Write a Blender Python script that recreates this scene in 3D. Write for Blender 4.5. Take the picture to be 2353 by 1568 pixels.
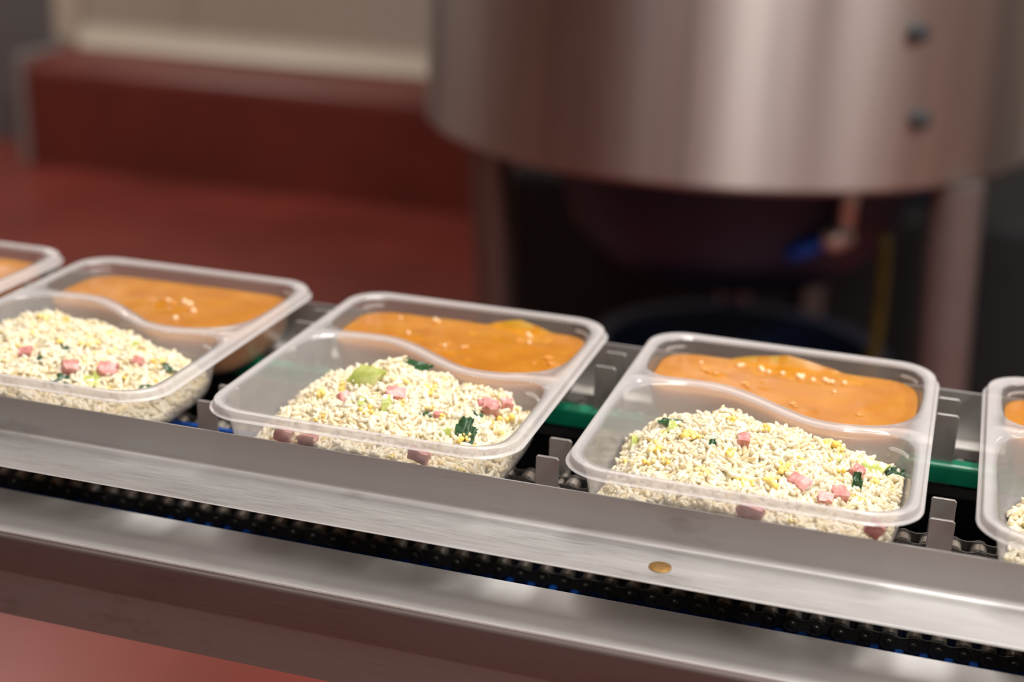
import bpy, math, random
import numpy as np
from mathutils import Matrix, Vector, noise as mnoise

# ------------------------------------------------------------------ camera, world, lights, exposure
scene = bpy.context.scene
for o in list(bpy.data.objects):
    bpy.data.objects.remove(o, do_unlink=True)
COL = scene.collection
Z0 = 0.95                                   # tray rim height above the floor; local z = 0 is the rim

CR = Vector((0.9538083005557241, 0.298093230829142, 0.037284735815686275))
CU = Vector((-0.13223072479959627, 0.3051400430209318, 0.9430824935095324))
CF = Vector((-0.2697494415378373, 0.9044500980590514, -0.33046218983568626))
CC = Vector((0.14422695722006104, -0.7758283855318467, 0.30295125661154443 + Z0))
FPX = 3437.7
cam_d = bpy.data.cameras.new('camera')
cam = bpy.data.objects.new('camera', cam_d)
COL.objects.link(cam)
cam.matrix_world = Matrix((( CR.x, CU.x, -CF.x, CC.x), (CR.y, CU.y, -CF.y, CC.y), (CR.z, CU.z, -CF.z, CC.z), (0, 0, 0, 1)))
cam_d.sensor_fit = 'HORIZONTAL'
cam_d.sensor_width = 36.0
cam_d.lens = FPX / 2353 * 36.0
cam_d.clip_start = 0.01
cam_d.clip_end = 50
cam_d.dof.use_dof = True
cam_d.dof.focus_distance = 0.775
cam_d.dof.aperture_fstop = 3.6
scene.camera = cam

world = bpy.data.worlds.new('world')
scene.world = world
world.use_nodes = True
world.node_tree.nodes['Background'].inputs[0].default_value = (1.0, 0.96, 0.92, 1)
world.node_tree.nodes['Background'].inputs[1].default_value = 0.05

scene.view_settings.view_transform = 'Standard'
scene.view_settings.look = 'None'
scene.view_settings.gamma = 1.0
scene.view_settings.use_curve_mapping = False
scene.view_settings.exposure = 0.0
scene.cycles.transparent_max_bounces = 24
scene.cycles.max_bounces = 12
scene.cycles.diffuse_bounces = 9
scene.cycles.glossy_bounces = 4
scene.cycles.caustics_reflective = False
scene.cycles.caustics_refractive = False

LAMP_Z = 2.95                               # underside of the ceiling luminaires
LAMPS = [                                   # x, y, length along y, width, watts
    (2.20, 0.05, 1.4, 0.26, 60),
    (1.47, -1.5, 1.4, 0.26, 30),
    (1.15, -3.2, 1.4, 0.26, 24),
    (0.25, 0.20, 1.4, 0.26, 56),
    (-1.30, -1.6, 1.4, 0.26, 14),
    (-3.50, 3.25, 1.4, 0.26, 34),
    (2.00, 3.0, 1.4, 0.26, 18),
]
LAMP_COL = (1.0, 0.96, 0.905)

RND = random.Random(7)
NP = np.random.default_rng(7)

# ------------------------------------------------------------------ helpers
class MB:
    """collects shapes, then links them as one mesh object"""
    def __init__(s):
        s.v = []; s.f = []
    def add(s, vs, fs):
        b = len(s.v); s.v += [tuple(p) for p in vs]; s.f += [tuple(i + b for i in f) for f in fs]
    def box(s, x0, x1, y0, y1, z0, z1):
        s.add([(x0,y0,z0),(x1,y0,z0),(x1,y1,z0),(x0,y1,z0),(x0,y0,z1),(x1,y0,z1),(x1,y1,z1),(x0,y1,z1)],
              [(0,3,2,1),(4,5,6,7),(0,1,5,4),(1,2,6,5),(2,3,7,6),(3,0,4,7)])
    def prism(s, pts, axis, a, b):
        """closed 2-D outline extruded along an axis; pts are the two other coordinates in order"""
        n = len(pts)
        def P(p, t):
            return (t, p[0], p[1]) if axis == 0 else ((p[0], t, p[1]) if axis == 1 else (p[0], p[1], t))
        vs = [P(p, a) for p in pts] + [P(p, b) for p in pts]
        fs = [(i, (i+1) % n, n + (i+1) % n, n + i) for i in range(n)] + [tuple(range(n))[::-1], tuple(range(n, 2*n))]
        s.add(vs, fs)
    def tube(s, pts, rad, n=16, cap=True):
        pts = [Vector(p) for p in pts]
        rads = rad if isinstance(rad, (list, tuple)) else [rad]*len(pts)
        vs = []; fs = []
        up = None
        for i, p in enumerate(pts):
            t = (pts[min(i+1, len(pts)-1)] - pts[max(i-1, 0)]).normalized()
            if up is None:
                up = t.orthogonal().normalized()
            up = (up - t*up.dot(t)).normalized()
            w = t.cross(up)
            for k in range(n):
                a = 2*math.pi*k/n
                vs.append(p + rads[i]*(math.cos(a)*up + math.sin(a)*w))
        for i in range(len(pts)-1):
            for k in range(n):
                fs.append((i*n+k, i*n+(k+1) % n, (i+1)*n+(k+1) % n, (i+1)*n+k))
        if cap:
            fs.append(tuple(range(n))[::-1]); fs.append(tuple((len(pts)-1)*n+k for k in range(n)))
        s.add(vs, fs)
    def lathe(s, prof, n=48, cx=0, cy=0):
        """(r, z) profile turned about the vertical axis"""
        vs = []; fs = []
        for r, z in prof:
            for k in range(n):
                a = 2*math.pi*k/n
                vs.append((cx + r*math.cos(a), cy + r*math.sin(a), z))
        for i in range(len(prof)-1):
            for k in range(n):
                fs.append((i*n+k, i*n+(k+1) % n, (i+1)*n+(k+1) % n, (i+1)*n+k))
        s.add(vs, fs)
    def mesh(s, name, mat, smooth=False, angle=None, fix=True):
        m = bpy.data.meshes.new(name)
        m.from_pydata(s.v, [], s.f)
        if fix:
            import bmesh
            bm = bmesh.new(); bm.from_mesh(m)
            bmesh.ops.recalc_face_normals(bm, faces=bm.faces)
            bm.to_mesh(m); bm.free()
        m.materials.append(mat)
        if smooth or angle:
            m.polygons.foreach_set('use_smooth', [True]*len(m.polygons))
            if angle:
                m.set_sharp_from_angle(angle=math.radians(angle))
        m.update()
        return m
    def build(s, name, mat, parent=None, loc=(0,0,0), smooth=False, angle=None, fix=True):
        return obj(name, s.mesh(name, mat, smooth, angle, fix), parent, loc)

def obj(name, mesh, parent=None, loc=(0,0,0), rz=0):
    o = bpy.data.objects.new(name, mesh)
    COL.objects.link(o)
    o.parent = parent
    o.location = loc
    o.rotation_euler = (0, 0, rz)
    return o

def tag(o, label, cat, group=None, kind=None):
    o['label'] = label; o['category'] = cat
    if group: o['group'] = group
    if kind: o['kind'] = kind
    return o

def thing(name, label, cat, loc=(0,0,0), rz=0, group=None):
    o = bpy.data.objects.new(name, None)
    COL.objects.link(o)
    o.empty_display_size = 0.05
    o.location = loc; o.rotation_euler = (0, 0, rz)
    return tag(o, label, cat, group)

def struct(o, label=None, cat=None):
    o['kind'] = 'structure'
    if label: o['label'] = label
    if cat: o['category'] = cat
    return o

def add_bevel(o, w, seg=2, ang=30):
    m = o.modifiers.new('bevel', 'BEVEL'); m.width = w; m.segments = seg; m.limit_method = 'ANGLE'; m.angle_limit = math.radians(ang)
    return o

# ------------------------------------------------------------------ materials
def new_mat(name):
    m = bpy.data.materials.new(name); m.use_nodes = True
    nt = m.node_tree; b = nt.nodes['Principled BSDF']
    return m, nt, b

def N(nt, t, **kw):
    n = nt.nodes.new(t)
    for k, v in kw.items(): setattr(n, k, v)
    return n

def ramp(nt, src, stops):
    r = nt.nodes.new('ShaderNodeValToRGB')
    e = r.color_ramp.elements
    e[0].position, e[0].color = stops[0][0], (*stops[0][1], 1)
    e[1].position, e[1].color = stops[-1][0], (*stops[-1][1], 1)
    for p, c in stops[1:-1]:
        q = e.new(p); q.color = (*c, 1)
    nt.links.new(src, r.inputs[0])
    return r

def noise_tex(nt, scale, detail=4, stretch=(1,1,1), rough=0.55, coord='Object'):
    tc = N(nt, 'ShaderNodeTexCoord'); mp = N(nt, 'ShaderNodeMapping')
    mp.inputs['Scale'].default_value = stretch
    t = N(nt, 'ShaderNodeTexNoise'); t.inputs['Scale'].default_value = scale; t.inputs['Detail'].default_value = detail
    t.inputs['Roughness'].default_value = rough
    nt.links.new(tc.outputs[coord], mp.inputs[0]); nt.links.new(mp.outputs[0], t.inputs[0])
    return t

def bump(nt, src, b, strength=0.2, dist=0.001):
    n = N(nt, 'ShaderNodeBump'); n.inputs['Strength'].default_value = strength; n.inputs['Distance'].default_value = dist
    nt.links.new(src, n.inputs['Height']); nt.links.new(n.outputs[0], b.inputs['Normal'])
    return n

def plain(name, col, rough=0.5, metal=0.0, var=0.12, scale=30, **kw):
    m, nt, b = new_mat(name)
    t = noise_tex(nt, scale)
    r = ramp(nt, t.outputs[0], [(0.3, tuple(c*(1-var) for c in col)), (0.7, tuple(min(1, c*(1+var)) for c in col))])
    nt.links.new(r.outputs[0], b.inputs['Base Color'])
    b.inputs['Roughness'].default_value = rough; b.inputs['Metallic'].default_value = metal
    for k, v in kw.items(): b.inputs[k].default_value = v
    return m

def steel(name, col, rough, grain=(3, 60, 60), dirt=0.0, dirtcol=(0.10, 0.07, 0.05), bstr=0.06, metal=0.65):
    """satin sheet steel: fine grain along x, cloudy wear, optional stains"""
    m, nt, b = new_mat(name)
    b.inputs['Metallic'].default_value = metal
    g = noise_tex(nt, 14, 5, grain)
    cl = noise_tex(nt, 9, 5, (0.7, 3, 3), 0.6)
    sp = noise_tex(nt, 900, 3, (1, 1, 1), 0.7)
    mx = N(nt, 'ShaderNodeMath', operation='ADD'); nt.links.new(g.outputs[0], mx.inputs[0]); nt.links.new(cl.outputs[0], mx.inputs[1])
    m2 = N(nt, 'ShaderNodeMath', operation='MULTIPLY_ADD'); m2.inputs[1].default_value = 0.35
    nt.links.new(sp.outputs[0], m2.inputs[0]); nt.links.new(mx.outputs[0], m2.inputs[2])
    r = ramp(nt, m2.outputs[0], [(0.75, tuple(c*0.72 for c in col)), (1.15 if False else 1.0, col)])
    r.color_ramp.elements[0].position = 0.70
    colout = r.outputs[0]
    rr = N(nt, 'ShaderNodeMapRange'); rr.inputs['From Min'].default_value = 0.8; rr.inputs['From Max'].default_value = 1.5
    rr.inputs['To Min'].default_value = rough - 0.08; rr.inputs['To Max'].default_value = rough + 0.10
    nt.links.new(m2.outputs[0], rr.inputs[0]); nt.links.new(rr.outputs[0], b.inputs['Roughness'])
    if dirt > 0:
        d = noise_tex(nt, 22, 6, (0.6, 1.4, 1.4), 0.65)
        dr = ramp(nt, d.outputs[0], [(0.60, (0, 0, 0)), (0.74, (dirt, dirt, dirt))])
        mc = N(nt, 'ShaderNodeMixRGB'); nt.links.new(dr.outputs[0], mc.inputs[0]); nt.links.new(colout, mc.inputs[1]); mc.inputs[2].default_value = (*dirtcol, 1)
        colout = mc.outputs[0]
    nt.links.new(colout, b.inputs['Base Color'])
    bump(nt, m2.outputs[0], b, bstr, 0.0004)
    return m

def tray_plastic(name='milky_plastic', lo=0.18, hi=0.23):
    """milky translucent polypropylene, used on both faces of a thin shell"""
    m = bpy.data.materials.new(name); m.use_nodes = True
    nt = m.node_tree; nt.nodes.clear()
    out = N(nt, 'ShaderNodeOutputMaterial')
    tr = N(nt, 'ShaderNodeBsdfTransparent'); tr.inputs[0].default_value = (0.97, 0.965, 0.96, 1)
    df = N(nt, 'ShaderNodeBsdfDiffuse'); df.inputs[0].default_value = (0.95, 0.935, 0.945, 1)
    tl = N(nt, 'ShaderNodeBsdfTranslucent'); tl.inputs[0].default_value = (0.95, 0.935, 0.945, 1)
    gl = N(nt, 'ShaderNodeBsdfGlossy'); gl.inputs['Roughness'].default_value = 0.14
    mk = N(nt, 'ShaderNodeMixShader'); mk.inputs[0].default_value = 0.25
    nt.links.new(df.outputs[0], mk.inputs[1]); nt.links.new(tl.outputs[0], mk.inputs[2])
    m1 = N(nt, 'ShaderNodeMixShader')
    t = noise_tex(nt, 60, 3)
    rr = N(nt, 'ShaderNodeMapRange'); rr.inputs['To Min'].default_value = lo; rr.inputs['To Max'].default_value = hi
    nt.links.new(t.outputs[0], rr.inputs[0]); nt.links.new(rr.outputs[0], m1.inputs[0])
    nt.links.new(tr.outputs[0], m1.inputs[1]); nt.links.new(mk.outputs[0], m1.inputs[2])
    ge = N(nt, 'ShaderNodeNewGeometry'); dt = N(nt, 'ShaderNodeVectorMath', operation='DOT_PRODUCT')
    nt.links.new(ge.outputs['Normal'], dt.inputs[0]); nt.links.new(ge.outputs['Incoming'], dt.inputs[1])
    ab = N(nt, 'ShaderNodeMath', operation='ABSOLUTE'); nt.links.new(dt.outputs['Value'], ab.inputs[0])
    iv = N(nt, 'ShaderNodeMath', operation='SUBTRACT'); iv.inputs[0].default_value = 1.0; nt.links.new(ab.outputs[0], iv.inputs[1])
    pw = N(nt, 'ShaderNodeMath', operation='POWER'); nt.links.new(iv.outputs[0], pw.inputs[0]); pw.inputs[1].default_value = 5.0
    fr = N(nt, 'ShaderNodeMath', operation='MULTIPLY_ADD'); nt.links.new(pw.outputs[0], fr.inputs[0]); fr.inputs[1].default_value = 0.5; fr.inputs[2].default_value = 0.035
    m2 = N(nt, 'ShaderNodeMixShader'); nt.links.new(fr.outputs[0], m2.inputs[0])
    nt.links.new(m1.outputs[0], m2.inputs[1]); nt.links.new(gl.outputs[0], m2.inputs[2])
    nt.links.new(m2.outputs[0], out.inputs[0])
    return m

def food(name, stops, rough=0.4, sss=0.25, rad=(0.004, 0.003, 0.0015), island=True, nscale=300, bstr=0.15, coat=0.0):
    m, nt, b = new_mat(name)
    t = noise_tex(nt, nscale, 4)
    if island:
        g = N(nt, 'ShaderNodeNewGeometry')
        mx = N(nt, 'ShaderNodeMath', operation='MULTIPLY_ADD'); mx.inputs[1].default_value = 0.72
        nt.links.new(g.outputs['Random Per Island'], mx.inputs[0])
        m2 = N(nt, 'ShaderNodeMath', operation='MULTIPLY'); m2.inputs[1].default_value = 0.28
        nt.links.new(t.outputs[0], m2.inputs[0]); nt.links.new(m2.outputs[0], mx.inputs[2])
        src = mx.outputs[0]
    else:
        src = t.outputs[0]
    r = ramp(nt, src, stops)
    nt.links.new(r.outputs[0], b.inputs['Base Color'])
    b.inputs['Roughness'].default_value = rough
    b.inputs['Subsurface Weight'].default_value = sss
    b.inputs['Subsurface Radius'].default_value = rad
    b.inputs['Subsurface Scale'].default_value = 1.0
    b.inputs['Coat Weight'].default_value = coat
    b.inputs['Coat Roughness'].default_value = 0.15
    bump(nt, t.outputs[0], b, bstr, 0.0006)
    return m

M = {}
M['guide'] = steel('satin_steel', (0.50, 0.495, 0.49), 0.50, dirt=0.35, metal=0.9)
M['rail'] = steel('rail_steel', (0.78, 0.775, 0.77), 0.5, dirt=0.2, metal=0.5)
M['face'] = steel('shade_toned_steel', (0.20, 0.165, 0.160), 0.5, dirt=0.3, metal=0.8)  # front rail's upright side: shade and dark floor reflection put into the colour
M['skirt'] = steel('dull_steel', (0.27, 0.245, 0.24), 0.5, dirt=0.4, metal=0.7)
M['plate'] = steel('bracket_steel', (0.40, 0.39, 0.38), 0.36, grain=(60, 60, 4))
M['chain'] = plain('oiled_chain_steel', (0.10, 0.095, 0.09), 0.33, 0.6, 0.3, 400)
M['roller'] = plain('worn_roller_steel', (0.50, 0.45, 0.40), 0.34, 0.75, 0.3, 300)
M['green'] = plain('green_plastic', (0.0, 0.16, 0.085), 0.32, 0, 0.15)
M['blue'] = plain('blue_plastic', (0.0, 0.06, 0.32), 0.35, 0, 0.15)
M['white'] = plain('white_plastic', (0.62, 0.60, 0.57), 0.45, 0, 0.06)
M['dark'] = plain('black_pan', (0.012, 0.012, 0.013), 0.6, 0, 0.3)
M['brass'] = plain('brass_rivet', (0.33, 0.19, 0.06), 0.45, 0.8, 0.25, 500)
M['tray'] = tray_plastic()
M['tray_thin'] = tray_plastic('milky_thin_plastic', 0.065, 0.095)
M['rim'] = tray_plastic('milky_rim_plastic', 0.31, 0.37)
def rice_mat():
    m, nt, b = new_mat('sticky_rice')
    g = N(nt, 'ShaderNodeNewGeometry')
    r = ramp(nt, g.outputs['Random Per Island'], [(0.0, (0.89, 0.76, 0.46)), (0.2, (0.92, 0.83, 0.60)), (0.6, (0.95, 0.90, 0.73)), (1.0, (0.965, 0.94, 0.83))])
    nt.links.new(r.outputs[0], b.inputs['Base Color'])
    b.inputs['Roughness'].default_value = 0.30
    b.inputs['Specular IOR Level'].default_value = 0.45
    tl = N(nt, 'ShaderNodeBsdfTranslucent'); nt.links.new(r.outputs[0], tl.inputs[0])
    mx = N(nt, 'ShaderNodeMixShader'); mx.inputs[0].default_value = 0.30
    out = nt.nodes['Material Output']
    nt.links.new(b.outputs[0], mx.inputs[1]); nt.links.new(tl.outputs[0], mx.inputs[2]); nt.links.new(mx.outputs[0], out.inputs[0])
    return m
M['rice'] = rice_mat()
M['egg'] = food('egg', [(0.2, (0.85, 0.58, 0.12)), (0.6, (0.90, 0.70, 0.24)), (0.9, (0.93, 0.80, 0.42))], 0.5, 0.25)
M['ham'] = food('ham', [(0.3, (0.42, 0.15, 0.135)), (0.5, (0.54, 0.235, 0.215)), (0.72, (0.70, 0.41, 0.37))], 0.35, 0.3, island=False, nscale=260, bstr=0.5)
M['leek'] = food('leek', [(0.3, (0.33, 0.41, 0.09)), (0.5, (0.46, 0.52, 0.15)), (0.72, (0.62, 0.64, 0.30))], 0.22, 0.3, island=False, nscale=180, coat=0.5)
M['herb'] = food('herb', [(0.3, (0.008, 0.035, 0.014)), (0.7, (0.03, 0.11, 0.035))], 0.3, 0.1, island=False, nscale=400, bstr=0.6, coat=0.4)
M['sauce'] = food('curry', [(0.25, (0.40, 0.135, 0.005)), (0.5, (0.47, 0.178, 0.010)), (0.8, (0.55, 0.235, 0.026))], 0.30, 0.40, (0.025, 0.011, 0.002), False, 42, 0.12, 0.25)
M['lump'] = food('curry_lump', [(0.3, (0.60, 0.24, 0.04)), (0.7, (0.80, 0.42, 0.13))], 0.22, 0.2, (0.005, 0.003, 0.001), False, 150, 0.3, 0.4)

def oil_mat():
    m = bpy.data.materials.new('orange_oil'); m.use_nodes = True
    nt = m.node_tree; b = nt.nodes['Principled BSDF']
    t = noise_tex(nt, 90, 3)
    r = ramp(nt, t.outputs[0], [(0.3, (0.55, 0.20, 0.01)), (0.7, (0.70, 0.33, 0.03))])
    nt.links.new(r.outputs[0], b.inputs['Base Color'])
    b.inputs['Roughness'].default_value = 0.12
    b.inputs['Alpha'].default_value = 0.62
    return m
M['oil'] = oil_mat()
M['bubble'] = plain('oil_bubble', (0.90, 0.66, 0.42), 0.05, 0, 0.05)

def floor_mat(name, col, rough=0.33):
    m, nt, b = new_mat(name)
    t = noise_tex(nt, 2.2, 6, (1, 1, 1), 0.6)
    t2 = noise_tex(nt, 120, 3)
    r = ramp(nt, t.outputs[0], [(0.3, tuple(c*0.72 for c in col)), (0.55, col), (0.75, tuple(c*1.25 for c in col))])
    nt.links.new(r.outputs[0], b.inputs['Base Color'])
    b.inputs['Roughness'].default_value = rough
    bump(nt, t2.outputs[0], b, 0.15, 0.001)
    return m
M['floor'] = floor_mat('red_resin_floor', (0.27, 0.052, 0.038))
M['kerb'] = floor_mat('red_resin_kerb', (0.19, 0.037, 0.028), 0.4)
M['wall'] = plain('white_wall_panel', (0.52, 0.48, 0.415), 0.4, 0, 0.04, 2.0)
M['cove'] = plain('cream_cove', (0.66, 0.60, 0.49), 0.4, 0, 0.04, 2.0)
M['ceiling'] = plain('ceiling_panel', (0.62, 0.60, 0.57), 0.6, 0, 0.03, 2.0)
M['greydoor'] = plain('grey_door', (0.16, 0.165, 0.17), 0.45, 0, 0.08, 3.0)
M['trim'] = plain('pale_trim', (0.36, 0.345, 0.34), 0.4, 0.2, 0.06, 4.0)
M['lamphousing'] = plain('white_lamp_housing', (0.75, 0.75, 0.75), 0.4, 0, 0.03)
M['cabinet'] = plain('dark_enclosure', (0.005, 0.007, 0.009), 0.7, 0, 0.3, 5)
M['navy'] = plain('navy_tub', (0.006, 0.016, 0.05), 0.45, 0, 0.2, 8)
M['handle'] = plain('blue_handle', (0.0, 0.09, 0.62), 0.4, 0, 0.1)
M['yellow'] = plain('yellow_hose', (0.10, 0.08, 0.004), 0.5, 0, 0.2)
M['fitting'] = steel('valve_steel', (0.70, 0.67, 0.64), 0.3)

def tank_mat():
    m, nt, b = new_mat('brushed_tank_steel')
    b.inputs['Metallic'].default_value = 1.0
    t = noise_tex(nt, 5, 5, (4, 4, 0.25), 0.5)
    r = ramp(nt, t.outputs[0], [(0.3, (0.42, 0.395, 0.385)), (0.7, (0.54, 0.51, 0.50))])
    nt.links.new(r.outputs[0], b.inputs['Base Color'])
    b.inputs['Roughness'].default_value = 0.40
    b.inputs['Anisotropic'].default_value = 0.85
    b.inputs['Anisotropic Rotation'].default_value = 0.25
    tg = N(nt, 'ShaderNodeTangent'); tg.direction_type = 'RADIAL'; tg.axis = 'Z'
    nt.links.new(tg.outputs[0], b.inputs['Tangent'])
    return m
M['tank'] = tank_mat()
M['bolt'] = plain('grey_bolt', (0.05, 0.055, 0.06), 0.6, 0.3, 0.1)
M['leg'] = steel('leg_steel', (0.21, 0.18, 0.175), 0.38, grain=(20, 20, 3))

# ------------------------------------------------------------------ the room
XW0, XW1, YW0, YW1, ZC = -5.0, 4.5, -4.0, 4.12, 3.05
m = MB(); m.box(XW0, XW1, YW0, YW1 + 0.2, -0.1, 0.0); struct(m.build('floor', M['floor']), 'red resin factory floor', 'floor')
m = MB(); m.box(XW0, XW1, YW0, YW1 + 0.2, ZC, ZC + 0.1); struct(m.build('ceiling', M['ceiling']), 'pale panelled ceiling', 'ceiling')
DX = -3.08                                   # right edge of the grey door
m = MB(); m.box(DX, XW1, YW1, YW1 + 0.2, 0, ZC); wb = struct(m.build('wall_back', M['wall']), 'off-white panelled wall behind the tank', 'wall')
for k in range(5):                           # cover strips between the wall panels
    x = -2.6 + 0.95*k
    m = MB(); m.box(x - 0.02, x + 0.02, YW1 - 0.006, YW1, 0.44, ZC); m.build('cover_strip', M['wall'], wb)
m = MB(); m.box(XW0, DX, YW1, YW1 + 0.2, 2.3, ZC); m.build('wall_section', M['wall'], wb)
m = MB(); m.box(XW0 - 0.1, XW0, YW0, YW1 + 0.2, 0, ZC); struct(m.build('wall_left', M['wall']), 'off-white side wall beyond the grey door', 'wall')
m = MB(); m.box(XW1, XW1 + 0.1, YW0, YW1 + 0.2, 0, ZC); struct(m.build('wall_right', M['wall']), 'off-white side wall beyond the tank', 'wall')
m = MB(); m.box(XW0, XW1, YW0 - 0.1, YW0, 0, ZC); struct(m.build('wall_front', M['wall']), 'off-white wall facing the conveyor', 'wall')
d = MB(); d.box(XW0, DX, YW1 + 0.02, YW1 + 0.10, 0, 2.3); d1 = struct(d.build('door_1', M['greydoor']), 'dark grey door beside the red kerb', 'door')
m = MB(); m.box(DX - 0.05, DX + 0.06, YW1 - 0.02, YW1, 0.41, 2.35); struct(m.build('trim_1', M['cove']), 'cream upright trim at the door edge', 'trim')

KX0, KY = -3.06, 3.80                        # red kerb along the back wall
prof = [(KY, 0.0), (KY, 0.325)]
for k in range(6):
    a = math.pi - k*math.pi/10
    prof.append((KY + 0.05 + 0.05*math.cos(a), 0.325 + 0.05*math.sin(a)))
prof += [(YW1, 0.40), (YW1, 0.0)]
m = MB(); m.prism(prof, 0, KX0, XW1)
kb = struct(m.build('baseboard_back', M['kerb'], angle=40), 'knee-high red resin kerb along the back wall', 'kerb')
m = MB(); m.prism([(YW1, 0.39), (YW1 - 0.055, 0.398), (YW1 - 0.03, 0.42), (YW1 - 0.012, 0.47), (YW1, 0.47)], 0, DX + 0.06, XW1)
struct(m.build('trim_2', M['cove'], angle=50), 'cream coving strip between wall and red kerb', 'trim')
m = MB(); m.box(KX0 - 0.035, KX0, KY - 0.012, YW1, 0, 0.40)
add_bevel(struct(m.build('trim_3', M['trim']), 'pale metal guard on the end of the red kerb', 'trim'), 0.01)

# ------------------------------------------------------------------ ceiling lamps
for i, (x, y, L, W_, watts) in enumerate(LAMPS):
    t = thing('ceiling_lamp', 'long white ceiling lamp over the conveyor hall', 'lamp', (x, y, LAMP_Z), 0, 'ceiling lamps')
    m = MB(); m.box(-W_/2 - 0.03, W_/2 + 0.03, -L/2 - 0.03, L/2 + 0.03, 0.012, ZC - LAMP_Z); m.build('housing', M['lamphousing'], t)
    ld = bpy.data.lights.new('lamp_light', 'AREA'); ld.shape = 'RECTANGLE'; ld.size = W_; ld.size_y = L; ld.energy = watts; ld.color = LAMP_COL
    lo = bpy.data.objects.new('lamp_light', ld); COL.objects.link(lo); lo.parent = t; lo.location = (0, 0, 0.005)

# ------------------------------------------------------------------ mixing tank in the background
TX, TY, TR, TZ = -0.2266, 1.5955, 0.472, Z0 - 0.15
tank = thing('mixing_tank', 'big round brushed steel tank standing on legs behind the conveyor', 'tank', (TX, TY, 0))
m = MB(); m.lathe([(TR - 0.03, TZ + 0.004), (TR - 0.010, TZ), (TR, TZ + 0.008), (TR, TZ + 0.95), (TR - 0.01, TZ + 0.96), (TR - 0.03, TZ + 0.96)], 128)
m.build('shell', M['tank'], tank, angle=40, smooth=True)
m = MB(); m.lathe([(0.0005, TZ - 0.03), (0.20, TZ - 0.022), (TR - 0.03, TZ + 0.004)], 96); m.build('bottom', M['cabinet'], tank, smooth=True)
m = MB(); m.lathe([(0.0005, TZ - 0.27), (0.10, TZ - 0.265), (0.20, TZ - 0.23), (0.265, TZ - 0.17), (0.29, TZ - 0.09), (0.29, TZ - 0.016)], 64, 0.02, 0.06); m.build('jacket', M['navy'], tank, smooth=True)
m = MB(); m.lathe([(TR - 0.03, TZ + 0.96), (0.25, TZ + 1.02), (0.0005, TZ + 1.04)], 96); m.build('lid', M['tank'], tank, smooth=True)
def tank_wall(px, py, r):
    """point of the tank wall seen in a photo direction, in tank coordinates"""
    d = CF + CR*((px - 1176.5)/FPX) - CU*((py - 784)/FPX)
    ox, oy = CC.x - TX, CC.y - TY
    a = d.x*d.x + d.y*d.y; b = 2*(ox*d.x + oy*d.y); c = ox*ox + oy*oy - r*r
    s = (-b - math.sqrt(b*b - 4*a*c))/(2*a)
    return Vector((ox + s*d.x, oy + s*d.y, CC.z + s*d.z))
p = tank_wall(1578, 200, TR); a = math.atan2(p.y, p.x)
m = MB()
m.prism([((TR - 0.002)*math.cos(a - 0.008), (TR - 0.002)*math.sin(a - 0.008)), ((TR + 0.0015)*math.cos(a - 0.006), (TR + 0.0015)*math.sin(a - 0.006)),
         ((TR + 0.0015)*math.cos(a + 0.006), (TR + 0.0015)*math.sin(a + 0.006)), ((TR - 0.002)*math.cos(a + 0.008), (TR - 0.002)*math.sin(a + 0.008))], 2, TZ + 0.008, TZ + 0.95)
m.build('weld_seam', M['skirt'], tank)
for px, py in ((2108, 75), (2112, 275)):
    p = tank_wall(px, py, TR); n = Vector((p.x, p.y, 0)).normalized()
    m = MB(); m.tube([p - n*0.004, p + n*0.010, p + n*0.012], [0.013, 0.013, 0.010], 20); m.build('bolt', M['bolt'], tank, angle=40)
for (x0, y0, x1, y1, r) in ((-0.634 - TX, 1.64 - TY, -0.578 - TX, 1.64 - TY, 0.036), (0.145 - TX, 1.33 - TY, 0.185 - TX, 1.33 - TY, 0.036), (-0.23 - TX, 1.93 - TY, -0.23 - TX, 1.93 - TY, 0.03)):
    m = MB(); m.tube([(x0, y0, TZ + 0.003), (x1, y1, 0.02)], r, 24); lg = m.build('leg', M['leg'], tank, angle=40)
    m = MB(); m.tube([(x1, y1, 0.0), (x1, y1, 0.012), (x1, y1, 0.03)], [0.06, 0.06, 0.04], 24); m.build('foot', M['leg'], lg, angle=40)
vy = 1.42 - TY
m = MB(); m.tube([(-0.002 - TX, vy, TZ + 0.002), (-0.002 - TX, vy, Z0 - 0.215), (-0.004 - TX, vy, Z0 - 0.262)], 0.012, 16); m.build('outlet_pipe', M['fitting'], tank, smooth=True)
m = MB(); m.tube([(0.008 - TX, vy, Z0 - 0.258), (-0.02 - TX, vy - 0.004, Z0 - 0.270), (-0.034 - TX, vy - 0.006, Z0 - 0.275)], [0.014, 0.019, 0.013], 16); vb = m.build('valve_body', M['fitting'], tank, smooth=True)
m = MB(); m.tube([(-0.034 - TX, vy - 0.006, Z0 - 0.277), (-0.06 - TX, vy - 0.008, Z0 - 0.290), (-0.084 - TX, vy - 0.010, Z0 - 0.302)], [0.010, 0.013, 0.010], 12); m.build('valve_handle', M['handle'], tank, smooth=True)

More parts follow.
